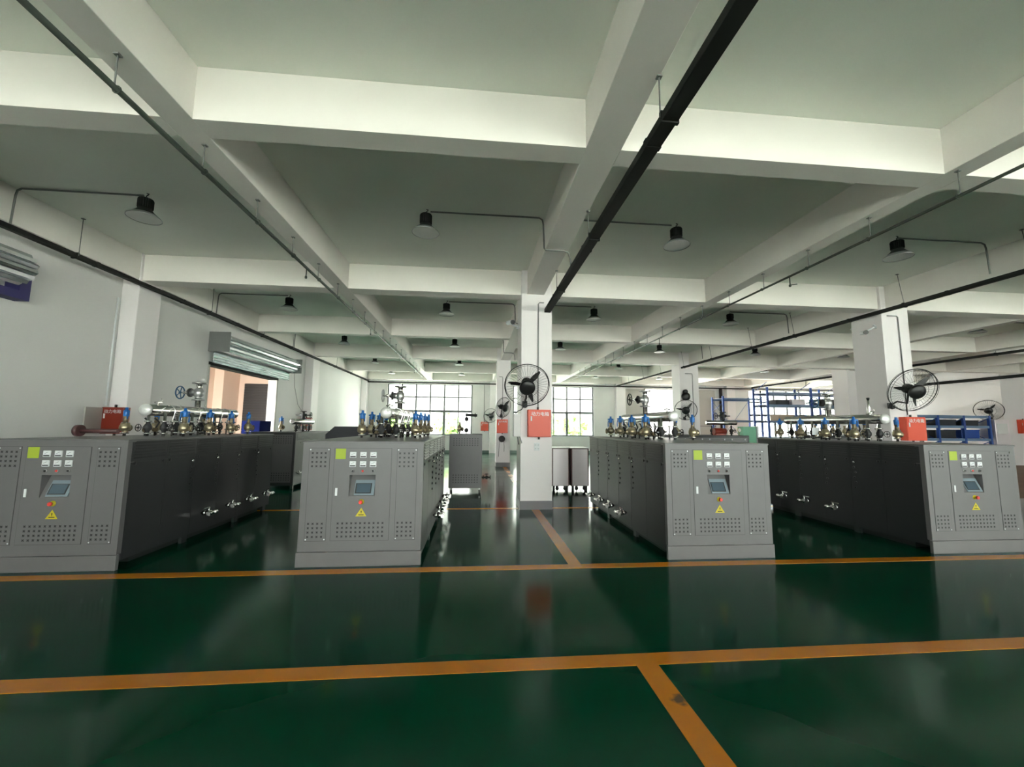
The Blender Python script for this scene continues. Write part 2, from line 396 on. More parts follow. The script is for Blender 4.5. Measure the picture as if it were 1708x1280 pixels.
# ------------------------------------------------------------------ outdoors
struct('ground', MB().box(-60, 80, YF + .3, 90, -.15, -.05, 'ground').box(-60, 80, -60, YB - .3, -.15, -.05, 'ground').box(-40, XL - 7, YB - .3, YF + .3, -.15, -.05, 'ground'), label='pale ground outside', cat='ground')
bd = struct('building_far', MB().box(-50, 85, 46, 52, 0, 14, 'facade'), label='pale building seen through the windows', cat='building')
def tree(x, y, h, r, lab):
    t = thing('tree', lab, 'tree', (x, y, -.05), group='trees outside the far windows')
    MB().lathe([(.16, 0), (.1, h * .7)], m='trunk', n=8).build('trunk', t)
    mb = MB(); i = mb.mi('leaf')
    for k in range(260):
        a = random.uniform(0, 2 * PI); ph = math.acos(random.uniform(-1, 1)); rr = r * random.uniform(.45, 1)
        c = Vector((math.cos(a) * math.sin(ph) * rr, math.sin(a) * math.sin(ph) * rr, h * .68 + math.cos(ph) * rr * .8))
        nrm = Vector([random.gauss(0, 1) for _ in range(3)]).normalized(); u = nrm.orthogonal().normalized() * .35; w = nrm.cross(u)
        mb.bm.faces.new([mb.bm.verts.new(c + p) for p in (u, w * .7, -u, -w * .7)]).material_index = i
    mb.build('crown', t)
for k, (x, y, h, r) in enumerate([(-2.2, 33, 2.6, 1.1), (-6.6, 36, 2.9, 1.3), (6.0, 34, 2.7, 1.2), (8.9, 36, 2.6, 1.1)]):
    tree(x, y, h, r, ['bushy green tree outside the left far window', 'taller green tree outside, left of the bushy one', 'green tree outside the right far window', 'smaller green tree outside, right pane of the right window'][k])

# ------------------------------------------------------------------ heater machines
VALVES = {}
def shared(key, fn):
    if key not in VALVES: VALVES[key] = fn()
    return VALVES[key]
def safety_body():
    mb = MB()
    mb.lathe([(.018, 0, 'chrome'), (.018, .035, 'chrome'), (.05, .036, 'chrome'), (.05, .052, 'chrome'), (.028, .053, 'brass'), (.03, .07, 'brass'), (.062, .085, 'brass'), (.066, .12, 'brass'), (.062, .15, 'brass'), (.052, .165, 'brass'), (.052, .18, 'brass'), (.03, .19, 'bronze'), (.024, .25, 'bronze'), (.03, .27, 'bronze'), (.03, .28, 'bronze')])
    mb.lathe([(.035, 0, 'brass'), (.035, .075, 'brass'), (.052, .076, 'bronze'), (.052, .092, 'bronze'), (.025, .093, 'bronze'), (.025, .07, 'black')], (0, 0, .115), (.8, -.6, 0))
    for a in range(6):
        t = a * PI / 3
        mb.rod((math.cos(t) * .042, math.sin(t) * .042, .165), (math.cos(t) * .042, math.sin(t) * .042, .195), .006, 'dullsteel', 6)
    return mb.mesh('safety_valve')
def safety_cap():
    mb = MB()
    mb.lathe([(.03, 0), (.034, .01), (.036, .07), (.03, .085), (.018, .09), (.018, .12), (.012, .125)], (0, 0, .28), m='blue', n=12)
    mb.box(-.055, .055, -.014, .014, .335, .36, 'blue'); mb.tube([(-.05, 0, .35), (-.054, .0, .3), (-.05, 0, .24)], .008, 'blue', 6)
    mb.tube([(.045, 0, .325), (.052, -.005, .28), (.05, -.01, .2)], .008, 'blue', 6)
    return mb.mesh('cap')
def branch_valve(h):
    mb = MB()
    mb.lathe([(.02, 0, 'chrome'), (.02, .03, 'chrome'), (.045, .031, 'chrome'), (.045, .05, 'chrome'), (.024, .051, 'matte_black'), (.026, .07, 'matte_black'), (.048, .10, 'matte_black'), (.05, .14, 'matte_black'), (.028, .18, 'matte_black'), (.024, .2, 'chrome'), (.045, .201, 'chrome'), (.045, .22, 'chrome'), (.02, .221, 'chrome'), (.02, h, 'chrome')])
    return mb.mesh('branch_valve')
def handwheel(r, mname, spokes=5, hub=.012):
    mb = MB(); mb.ring((0, 0, 0), r, r * .1, (1, 0, 0), mname, 20, 6)
    for k in range(spokes):
        a = 2 * PI * k / spokes; mb.rod((0, 0, 0), (0, math.cos(a) * r, math.sin(a) * r), r * .07, mname, 6)
    mb.lathe([(hub, -.015), (hub, .015)], (0, 0, 0), (1, 0, 0), mname, 8)
    return mb.mesh('handwheel')
def gate_valve():
    mb = MB()
    mb.lathe([(.035, 0, 'chrome'), (.035, .10, 'chrome'), (.075, .101, 'dullsteel'), (.075, .12, 'dullsteel'), (.04, .121, 'dullsteel'), (.04, .15, 'dullsteel'), (.06, .18, 'dullsteel'), (.06, .24, 'dullsteel'), (.035, .27, 'chrome'), (.035, .33, 'chrome'), (.085, .331, 'chrome'), (.085, .35, 'chrome')])
    mb.rod((0, 0, .21), (-.10, 0, .21), .045, 'dullsteel', 14); mb.rod((-.10, 0, .21), (-.12, 0, .21), .06, 'matte_black', 14)
    mb.rod((-.12, 0, .235), (-.2, 0, .22), .008, 'chrome', 6); mb.rod((-.12, 0, .185), (-.2, 0, .2), .008, 'chrome', 6); mb.rod((-.12, 0, .21), (-.24, 0, .21), .012, 'chrome', 8)
    return mb.mesh('gate_valve')
def drain_valve():
    # sticks out of a side panel along +x
    mb = MB()
    mb.rod((0, 0, 0), (.10, 0, 0), .013, 'chrome'); mb.lathe([(.026, 0), (.026, .03)], (.02, 0, 0), (1, 0, 0), 'chrome', 8)
    mb.lathe([(.02, 0), (.032, .02), (.032, .05), (.02, .07)], (.04, 0, 0), (1, 0, 0), 'chrome')
    mb.rod((.11, -.045, 0), (.11, .06, 0), .015, 'chrome'); mb.lathe([(.022, 0), (.022, .025)], (.11, -.06, 0), (0, 1, 0), 'chrome', 8); mb.lathe([(.022, 0), (.022, .025)], (.11, .045, 0), (0, 1, 0), 'chrome', 8)
    mb.rod((.075, 0, 0), (.075, 0, .06), .010, 'chrome')
    mb.box(.065, .085, -.09, .012, .056, .066, 'chrome')
    return mb.mesh('drain_valve')
def vents(mb, xs, zs, y, s=.0095, m='black'):
    for x in xs:
        for z in zs:
            for sg in (1, -1):
                a = Vector((x - s, y, z - sg * s)); b_ = Vector((x + s, y, z + sg * s)); n_ = Vector((-(b_.z - a.z), 0, b_.x - a.x)).normalized() * .0042
                mb.prism([a - n_, b_ - n_, b_ + n_, a + n_], (0, -.0012, 0), m)
def rng(a, b_, n_): return [a + (b_ - a) * k / (n_ - 1) for k in range(n_)]

def heater(x, y, L, side, cols, drains, vrows, wheelmat, label, drain_z=.33, man=(1.10, 3.18), riser=2.15, rot=0.0, full=True, vstart=None, sv_skip=(), Hh=1.41):
    t = thing('thermal_oil_heater', label, 'heater', (x, y, 0), rot, 'grey electric heaters in a row')
    hw = .685
    b = MB()
    rx0, rx1, rz0, rz1, D = -.15, .145, .777, 1.02, .11
    z0 = .165
    # front layer around the screen recess, then the long body
    b.box(-hw, hw, 0, D, z0, rz0, 'grey').box(-hw, hw, 0, D, rz1, Hh - .02, 'grey').box(-hw, rx0, 0, D, rz0, rz1, 'grey').box(rx1, hw, 0, D, rz0, rz1, 'grey')
    b.box(-hw, hw, D, L, .09, Hh - .02, 'grey_shaded').box(-hw, hw, .03, D, .09, z0, 'grey_shaded')
    b.build('body', t)
    MB().box(-hw - .008, hw + .008, -.008, L + .008, Hh - .02, Hh, 'grey', bevel=.004).build('top_plate', t)
    MB().box(-hw - .01, hw + .01, -.012, .03, 0, z0 - .004, 'grey', bevel=.003).build('kick_plate', t)
    fb = MB()
    for fy in (1.07, 2.26, L - .15):
        for sx in (-1, 1): fb.box(sx * (hw - .03) - .02, sx * (hw - .03) + .02, fy - .05, fy + .05, 0, .092, 'grey_shaded')
    fb.box(-hw + .1, hw - .1, .3, L - .2, .0, .09, 'matte_black')
    fb.build('underframe', t)
    # recess
    r = MB()
    r.poly([(rx0, 0.001, rz0), (rx1, .001, rz0), (rx1, D - .005, rz1), (rx0, D - .005, rz1)], 'grey')
    r.poly([(rx0, .0, rz1 - .001), (rx1, .0, rz1 - .001), (rx1, D - .005, rz1 - .001), (rx0, D - .005, rz1 - .001)], 'grey_shaded')
    rc = r.build('screen_recess', t)
    sl = Vector((0, D - .005, rz1 - rz0)).normalized(); nn = Vector((0, -sl.z, sl.y))
    def P(px, s, o): return Vector((px, .001, rz0)) + sl * s + nn * o
    s = MB(); s.prism([P(-.093, .012, 0), P(.13, .012, 0), P(.13, .19, 0), P(-.093, .19, 0)], nn * .012, 'bezel').build('touch_screen', t)
    s = MB(); s.prism([P(-.085, .03, .0121), P(.098, .03, .0121), P(.098, .15, .0121), P(-.085, .15, .0121)], nn * .001, 'black')
    s.prism([P(-.072, .04, .0133), P(.086, .04, .0133), P(.086, .143, .0133), P(-.072, .143, .0133)], nn * .001, 'screen').build('display', t)
    # doors and panels, each a thin sheet over a dark gap
    def sheet(name, xa, xb, za, zb, hole=None):
        mb = MB(); g_ = .004; y0, y1 = -.004, -.0005
        mb.box(xa - g_, xa, -.0015, 0, za - g_, zb + g_, 'seam').box(xb, xb + g_, -.0015, 0, za - g_, zb + g_, 'seam').box(xa, xb, -.0015, 0, zb, zb + g_, 'seam').box(xa, xb, -.0015, 0, za - g_, za, 'seam')
        if hole:
            a_, b__, c_, d_ = hole
            mb.box(xa, xb, y0, y1, za, c_, 'grey').box(xa, xb, y0, y1, d_, zb, 'grey').box(xa, a_, y0, y1, c_, d_, 'grey').box(b__, xb, y0, y1, c_, d_, 'grey')
        else: mb.box(xa, xb, y0, y1, za, zb, 'grey')
        return mb
    lp = sheet('side_panel', -.612, -.385, .285, 1.325); vents(lp, rng(-.575, -.43, 4), rng(1.12, 1.27, 4), -.004); vents(lp, rng(-.58, -.43, 4), rng(.33, .475, 4), -.004)
    lp.build('front_panel', t)
    rp = sheet('side_panel', .385, .612, .285, 1.325); vents(rp, rng(.415, .57, 4), rng(1.12, 1.27, 4), -.004); vents(rp, rng(.415, .565, 4), rng(.33, .475, 4), -.004)
    rp.build('front_panel', t)
    scm = shared('screw', lambda: MB().lathe([(.008, 0), (.006, .004)], (0, 0, 0), (0, -1, 0), 'white', 8).mesh('screw'))
    for sx in (-.6, -.397, .397, .6):
        for sz in (.30, 1.31): place('screw', scm, t, (sx, -.0042, sz))
    dr = sheet('door', -.33, .316, .285, 1.325, (rx0, rx1, rz0, rz1)); vents(dr, rng(-.255, .245, 11), rng(.33, .475, 4), -.004)
    door = dr.build('control_door', t)
    MB().box(-.302, -.276, -.012, -.004, .786, .874, 'white', bevel=.003).build('handle', door)
    MB().box(-.318, -.204, -.0055, -.0042, 1.203, 1.322, 'sticker').build('sticker', door)
    for ix, mxx in enumerate((-.118, -.002, .112)):
        for mz in (1.252, 1.147):
            mm = MB(); mm.box(mxx - .036, mxx + .036, -.018, -.004, mz - .034, mz + .034, 'white', bevel=.003)
            mm.box(mxx - .03, mxx + .03, -.0186, -.018, mz - .027, mz - .014, 'black')
            mm.prism([(mxx - .02, -.0183, mz + .0), (mxx + .018, -.0183, mz + .018), (mxx + .018, -.0183, mz + .021), (mxx - .02, -.0183, mz + .003)], (0, -.0004, 0), 'black')
            mm.build('meter', door)
        ilm = MB(); ilm.lathe([(.017, 0, 'dullsteel'), (.017, .008, 'dullsteel'), (.012, .009, ('black', 'red', 'black')[ix]), (.009, .018, ('black', 'red', 'black')[ix])], (mxx, -.004, 1.066), (0, -1, 0), n=12)
        ilm.build('indicator_lamp', door)
    es = MB(); es.lathe([(.03, 0, 'yellow'), (.03, .004, 'yellow'), (.014, .005, 'yellow'), (.014, .025, 'yellow'), (.022, .026, 'red'), (.022, .04, 'red'), (.016, .046, 'red')], (-.003, -.004, .716), (0, -1, 0), n=16)
    es.build('emergency_stop', door)
    ws = MB(); ws.prism([(-.064, -.004, .552), (.062, -.004, .552), (0, -.004, .65)], (0, -.0015, 0), 'yellow')
    ws.prism([(-.006, -.0056, .615), (.006, -.0056, .615), (.003, -.0056, .59), (-.003, -.0056, .59)], (0, -.0006, 0), 'black'); ws.box(-.003, .003, -.0062, -.0056, .582, .587, 'black'); ws.box(-.03, .03, -.0062, -.0056, .566, .574, 'black')
    ws.build('warning_sign', door)
    # long side skin on the seen side
    sd_ = side
    sp = MB(); xo = sd_ * hw; e = sd_ * .004
    def sbox(ya, yb, za, zb, th, m): sp.box(min(xo, xo + sd_ * th), max(xo, xo + sd_ * th), ya, yb, za, zb, m)
    npan = int((L - .1) / .57) + 1; pw = (L - .08) / npan
    for k in range(npan):
        ya = .06 + k * pw
        sbox(ya, ya + pw - .008, .11, 1.15, .003, 'grey_shaded')
        sbox(ya, ya + pw - .008, 1.16, Hh - .03, .003, 'grey_shaded')
        for q in range(6):
            zz = 1.19 + q * .034
            sp.prism([(xo + sd_ * .003, ya + .03, zz), (xo + sd_ * .012, ya + .03, zz), (xo + sd_ * .003, ya + .03, zz + .018)], (0, pw - .07, 0), 'grey_shaded')
    sp.build('side_panel', t)
    ltm = shared('latch', lambda: MB().lathe([(.018, 0), (.018, .01), (.010, .012)], (0, 0, 0), (1, 0, 0), 'black', 10).mesh('latch'))
    pb = shared('portb', lambda: MB().lathe([(.016, 0), (.016, .012), (.008, .014)], (0, 0, 0), (1, 0, 0), 'black', 8).mesh('level_port'))
    pc = shared('portc', lambda: MB().lathe([(.010, 0), (.018, .012), (.018, .03), (.008, .034)], (0, 0, 0), (1, 0, 0), 'chrome', 8).mesh('level_port'))
    rz = (0, 0, 0 if sd_ > 0 else PI)
    for k in range(npan):
        for yy in (.06 + k * pw + .05, .06 + (k + 1) * pw - .06):
            place('latch', ltm, t, (xo + sd_ * .003, yy, 1.135), rz)
    for cy in cols:
        for q in range(6):
            place('level_port', pc if q == 0 else pb, t, (xo + sd_ * .003, cy + (.02 if q % 2 else 0), 1.09 - q * .078), rz)
    dv = shared('drain', drain_valve)
    for k, dy in enumerate(drains):
        o = place('drain_valve', dv, t, (xo, dy, drain_z), (0, 0, 0 if sd_ > 0 else PI)); o.scale = (1.35, 1.35, 1.35) if sd_ > 0 else (1.35, -1.35, 1.35)
    # top gear
    sb = shared('sb', safety_body); scp = shared('sc', safety_cap)
    k = 0
    for vx in (-.38, .40):
        for vy in vrows:
            k += 1
            if k in sv_skip: continue
            v = place('safety_valve', sb, t, (vx, vy, Hh), (0, 0, (0.0 if vx > 0 else 2.3) + .2 * k))
            place('cap', scp, v)
    mz = Hh + .37
    if full:
        y0m, y1m = man
        mn = MB(); mn.lathe([(.03, -.015, 'chrome'), (.06, -.012, 'chrome'), (.078, 0, 'chrome'), (.082, .02, 'chrome'), (.082, y1m - y0m, 'chrome'), (.05, y1m - y0m + .02, 'chrome')], (0, y0m, mz), (0, 1, 0), n=24)
        man_o = mn.build('manifold', t)
        MB().lathe([(.02, 0), (.055, .004), (.078, .018), (.084, .03), (.084, .045)], (0, y0m - .035, mz), (0, 1, 0), 'cap', 20).build('end_cap', man_o)
        bv = shared('bv%.2f' % 1, lambda: branch_valve(.35)); hwm = shared('hwb', lambda: handwheel(.05, 'matte_black', 4))
        for vx in (-.11, .12):
            for q, vy in enumerate(vrows[:4]):
                yy = min(max(vy + .03, y0m + .06), y1m - .05)
                o = place('branch_valve', bv, t, (vx * .95, yy, Hh), (0, 0, 0))
                sgn = 1 if vx > 0 else -1
                st = MB().rod((0, 0, .12), (sgn * .11, -.02, .12), .009, 'dullsteel', 6).build('stem', o)
                place('handwheel', hwm, o, (sgn * .11, -.02, .12))
        # bent feed pipes over the manifold
        for q, vy in enumerate([v_ + o_ for v_ in vrows[:3] for o_ in (.12, .3)]):
            bp = MB(); yy = vy
            bp.tube([(.16, yy, Hh), (.16, yy, Hh + .25)] + arc_pts((.10, yy, Hh + .36), (1, 0, 0), (0, 0, 1), .085, -.3, PI * .62, 6), .011, 'chrome', 8)
            bp.lathe([(.03, 0), (.03, .02)], (.16, yy, Hh + .08), m='chrome', n=10); bp.lathe([(.03, 0), (.03, .02)], (.16, yy, Hh + .2), m='chrome', n=10)
            bp.build('feed_pipe', t)
            dp = MB().tube([(-.2, yy, Hh), (-.2, yy, Hh + .1), (-.15, yy, Hh + .2), (-.2, yy - .03, Hh + .26)], .013, 'matte_black', 6).lathe([(.03, 0), (.04, .03), (.03, .06)], (-.2, yy, Hh + .06), m='bronze', n=10); dp.build('drip_valve', t)
        gv = place('gate_valve', shared('gv', gate_valve), t, (0, riser, mz + .07)); gv.scale = (1.2, 1.2, 1.2)
        place('handwheel', shared('hw' + wheelmat, lambda: handwheel(.085, wheelmat, 5)), gv, (-.24, 0, .21))
        vt = MB(); vt.rod((0, y0m + .22, mz + .075), (0, y0m + .22, mz + .14), .012, 'chrome'); vt.rod((-.05, y0m + .22, mz + .115), (.05, y0m + .22, mz + .115), .012, 'chrome'); vt.tube([(.05, y0m + .22, mz + .115), (.055, y0m + .22, mz + .16), (.03, y0m + .22, mz + .165)], .006, 'chrome', 6)
        vt.build('vent_cock', t)
    return t

PORTS = [1.05, 1.60, 2.15, 2.75]; DRAINS = [1.36, 1.93, 2.45, 3.02]; ROWS = [1.28, 1.84, 2.40, 2.93]
heater(-4.55, 4.95, 3.30, 1, PORTS, DRAINS, ROWS, 'bluedark',
       'grey heater at far left, its gate valve on the blue handwheel nearest the red box')
heater(-1.285, 4.93, 3.42, 1, PORTS, DRAINS, ROWS, 'dullsteel',
       'grey heater left of the central column, second machine from the left', drain_z=.27)
heater(3.07, 4.93, 3.36, -1, PORTS, DRAINS, ROWS, 'matte_black',
       'grey heater right of the central column, third machine from the left', drain_z=.28)
h4 = heater(6.68, 4.95, 3.20, -1, [1.01, 1.53, 2.08, 2.63], [1.36, 1.94, 2.45], ROWS, 'bluedark',
       'grey heater at far right, in front of the big column with fan and orange box')
MB().lathe([(.045, 0), (.045, .02), (.022, .03), (.03, .05), (.022, .08), (.028, .11), (.016, .16), (.016, .26)], (0, 1.36, 1.855), m='chrome', n=14).lathe([(.022, 0), (.022, .03)], (0, 1.36, 2.115), m='black', n=12).build('float_vent', h4)
MB().box(-.06, .06, -.002, 0, 0, .13, 'white').build('paper_tag', h4, (-.47, 1.95, 1.50), (0, 0, -.3))

# ------------------------------------------------------------------ machines further back
def back_unit(name, label, cat, x0, x1, y0, y1, h, perf=True, legs=.08, m='grey_shaded', lip=True):
    cx, cy = (x0 + x1) / 2, y0
    t = thing(name, label, cat, (cx, cy, 0))
    w = (x1 - x0) / 2; d_ = y1 - y0
    b = MB().box(-w, w, 0, d_, legs, h, m, bevel=.012)
    if perf:
        mb = b
    b.build('body', t)
    p = MB(); p.box(-w + .06, w - .06, -.004, -.0005, legs + .08, h - .06, 'grey')
    if perf:
        n_ = max(3, int((2 * w - .2) / .055))
        vents(p, rng(-w + .11, w - .11, n_), rng(h - .27, h - .11, 4), -.004, .012); vents(p, rng(-w + .11, w - .11, n_), rng(legs + .14, legs + .31, 4), -.004, .012)
    p.build('end_panel', t)
    lg = MB()
    for sx in (-1, 1):
        for yy in (.08, d_ - .1): 
            if legs > .05: lg.box(sx * (w - .07) - .03, sx * (w - .07) + .03, yy, yy + .06, 0, legs + .005, 'grey_shaded')
    lg.build('legs', t)
    return t, w, d_
def top_valve(t, x, y, z, blue=True, rot=0.0):
    v = place('safety_valve', shared('sb', safety_body), t, (x, y, z), (0, 0, rot)); 
    if blue: place('cap', shared('sc', safety_cap), v)
def small_manifold(t, x, y0, y1, z, riser=True, wm='matte_black', along='y', x1=None):
    mn = MB()
    if along == 'y': mn.lathe([(.05, -.02), (.075, 0), (.075, y1 - y0), (.03, y1 - y0 + .02)], (x, y0, z + .27), (0, 1, 0), 'chrome', 18)
    else: mn.lathe([(.04, -.02), (.06, 0), (.06, x1 - x), (.03, x1 - x + .02)], (x, y0, z + .33), (1, 0, 0), 'chrome', 18)
    mn.build('manifold', t)
    n_ = 3
    for k in range(n_):
        f = (k + .5) / n_
        p = (x, y0 + (y1 - y0) * f, z) if along == 'y' else (x + (x1 - x) * f, y0, z)
        b_ = MB().lathe([(.02, 0), (.02, .03), (.045, .031), (.045, .05), (.025, .052), (.05, .1), (.05, .14), (.02, .17), (.02, .25)], m='matte_black', n=12).build('branch_valve', t, p)
        place('handwheel', shared('hwb', lambda: handwheel(.05, 'matte_black', 4)), b_, (.08, -.03, .12))
    if riser:
        p = (x, (y0 + y1) / 2, z + .30) if along == 'y' else ((x + x1) / 2 + .05, y0, z + .36)
        gv = place('gate_valve', shared('gv2', lambda: dark_gate()), t, p)
        place('handwheel', shared('hw2', lambda: handwheel(.08, wm, 5)), gv, (.2 if along == 'y' else -.2, 0, .15))
def dark_gate():
    mb = MB(); mb.lathe([(.03, 0), (.03, .05), (.06, .051), (.06, .07), (.04, .09), (.05, .15), (.035, .2), (.035, .24), (.08, .241), (.08, .26)], m='matte_black', n=12)
    mb.rod((-.2, 0, .15), (.2, 0, .15), .015, 'matte_black', 8); mb.rod((-.08, 0, .15), (.08, 0, .15), .04, 'matte_black', 12)
    return mb.mesh('gate_valve')

t, w, d_ = back_unit('thermal_oil_heater', 'dark grey heater standing behind the leftmost machine, small chrome manifold on top', 'heater', -5.55, -4.46, 10.66, 13.3, 1.40, perf=True)
small_manifold(t, .30, .35, 1.6, 1.40); top_valve(t, -.05, .5, 1.40); top_valve(t, .12, 1.5, 1.40)
place('drain_valve', shared('drain', drain_valve), t, (w, .15, .38))
mb = MB()
for q in range(5): mb.prism([(w, .1, 1.2 + q * .035), (w + .012, .1, 1.2 + q * .035), (w, .1, 1.22 + q * .035)], (0, 2.4, 0), 'grey_shaded')
for yy in (.3, .9, 1.5): mb.box(w, w + .01, yy, yy + .03, 1.12, 1.14, 'black')
mb.build('louvres', t)
t = thing('ventilation_box', 'dark sloped-side box behind the second heater', 'box', (-2.6, 9.5, 0))
MB().prism([(-.70, 0, .0), (.8, 0, 0), (.8, 0, 1.56), (-.55, 0, 1.56), (-.74, 0, 1.38)], (0, .9, 0), 'dark').build('housing', t)

t, w, d_ = back_unit('heater_cabinet', 'small grey perforated cabinet on castors beside the second heater, valves on top', 'cabinet', -.60, .19, 9.9, 10.6, 1.405, legs=.12, m='grey')
for ch in [o for o in bpy.data.objects if o.parent == t and o.name.startswith('legs')]: bpy.data.objects.remove(ch)
for sx in (-1, 1):
    for yy in (.08, .6):
        cs = MB().box(sx * (w - .05) - .02, sx * (w - .05) + .02, yy - .02, yy + .02, .07, .125, 'dullsteel'); cs.rod((sx * (w - .05) - .015, yy, .045), (sx * (w - .05) + .015, yy, .045), .044, 'wheelgrey', 14); cs.build('castor', t)
top_valve(t, -.17, .3, 1.405, False)
mb = MB(); mb.rod((0, .3, 1.405), (0, .3, 1.9), .012, 'matte_black'); mb.lathe([(.03, 0), (.05, .03), (.05, .08), (.03, .1)], (0, .3, 1.44), m='matte_black'); mb.lathe([(.03, 0), (.05, .03), (.05, .07), (.03, .1)], (0, .3, 1.72), m='matte_black'); mb.rod((-.03, .3, 1.88), (.26, .3, 1.86), .035, 'matte_black')
mb.lathe([(.055, 0), (.055, .02)], (.2, .3, 1.865), (1, 0, 0), 'matte_black'); mb.build('gate_valve', t)
mb = MB(); mb.rod((w, .2, .35), (w + .22, .2, .35), .022, 'matte_black'); mb.lathe([(.05, 0), (.05, .02)], (w + .03, .2, .35), (1, 0, 0), 'matte_black'); mb.lathe([(.045, 0), (.045, .05)], (w + .1, .2, .35), (1, 0, 0), 'matte_black'); mb.lathe([(.05, 0), (.05, .02)], (w + .2, .2, .35), (1, 0, 0), 'matte_black'); mb.ring((w + .12, .2, .43), .04, .006, (0, 0, 1), 'matte_black'); mb.rod((w + .12, .2, .35), (w + .12, .2, .43), .008, 'matte_black')
mb.build('drain_valve', t)

for k, (x0, x1, lab) in enumerate([(1.95, 2.40, 'pale panelled cabinet with dark edges, next to the central column'), (2.44, 2.90, 'pinkish panelled cabinet with dark edges, touching the third heater')]):
    t = thing('panelled_cabinet', lab, 'cabinet', ((x0 + x1) / 2, 10.2, 0), group='pale cabinets behind the central column')
    w = (x1 - x0) / 2
    MB().box(-w, w, .003, .6, .12, 1.06, 'maroon').box(-w + .035, w - .03, -.006, .003, .13, 1.04, 'panel').build('body', t)
    MB().box(-w - .01, w + .01, -.01, .61, 1.06, 1.075, 'white').build('top_plate', t)
    for sx in (-1, 1): MB().box(sx * (w - .06) - .025, sx * (w - .06) + .025, .03, .1, 0, .125, 'matte_black').build('leg', t)
    for q in range(2):
        mb = MB(); xx = -.1 + q * .2; mb.lathe([(.03, 0), (.045, .03), (.045, .06), (.03, .08)], (xx, -.04, .03), m='matte_black'); mb.rod((xx, -.04, .07), (xx, .05, .07), .018, 'matte_black'); mb.ring((xx, -.04, .12), .035, .006, (0, 0, 1), 'matte_black', 12); mb.rod((xx, -.04, 0.0), (xx, -.04, .12), .008, 'matte_black'); mb.build('foot_valve', t)

t, w, d_ = back_unit('thermal_oil_heater', 'grey machine lying crosswise behind the third heater, row of valves and red motor on top', 'heater', 4.3, 7.05, 9.9, 11.2, 1.42, perf=False)
small_manifold(t, .48, .4, 0, 1.42, along='x', x1=1.30, y1=.4) if False else small_manifold(t, .48, .4, .4, 1.42, along='x', x1=1.30)
mb = MB(); mb.rod((.60, .3, 1.52), (.92, .3, 1.52), .085, 'orangedark', 18); mb.box(.62, .9, .22, .38, 1.42, 1.46, 'orangedark'); mb.build('motor', t)
for q, xx in enumerate((-.55, -.35, .1, .3, .7, .9, 1.25)): MB().box(xx - .012, xx + .012, -.012, -.004, 1.30, 1.34, 'white').build('tag', t)
mb = MB(); mb.lathe([(.055, 0), (.055, .012)], (1.28, .25, 1.56), (.3, -1, 0), 'yellow', 16); mb.lathe([(.05, 0), (.05, .004)], (1.278, .237, 1.56), (.3, -1, 0), 'white', 16); mb.rod((1.28, .26, 1.42), (1.28, .26, 1.52), .012, 'brass'); mb.build('gauge', t)

t, w, d_ = back_unit('thermal_oil_heater', 'dark machine behind the rightmost heater, crowded with small black valves', 'heater', 9.75, 12.4, 10.2, 11.6, 1.42, perf=False)
for q in range(4): top_valve(t, -1.0 + q * .35, .4, 1.42, q % 2 == 0, q * .8)
tag(MB().box(8.35, 8.78, 12.0, 12.25, 0, 1.66, 'greenbox').box(8.80, 8.86, 11.98, 12.27, 0, 1.68, 'white').build('display_board'), 'pale green board with a white edge between the two right heaters', 'board')
tag(MB().box(-6.30, -5.9, 11.75, 12.3, 0, 1.0, 'binblue').box(-6.33, -5.87, 11.72, 12.33, 1.0, 1.68, 'binblue').build('storage_bin'), 'dark blue bin by the doorway behind the leftmost heater', 'bin')
tag(MB().lathe([(.16, 0), (.16, .9)], (-5.3, 15.6, 0), m='white', n=24).build('drum'), 'pale drum on the floor beyond the back machine', 'drum')

# dark red flanged pipe lying on the leftmost heater
t = thing('flanged_pipe', 'dark red flanged pipe lying on top of the leftmost heater', 'pipe', (-5.16, 5.85, 1.412))
MB().rod((-.0, 0, .075), (.45, 0, .075), .028, 'maroon', 16).build('pipe_body', t)
MB().lathe([(.075, 0), (.075, .05)], (-.05, 0, .077), (1, 0, 0), 'maroon', 20).build('flange', t)

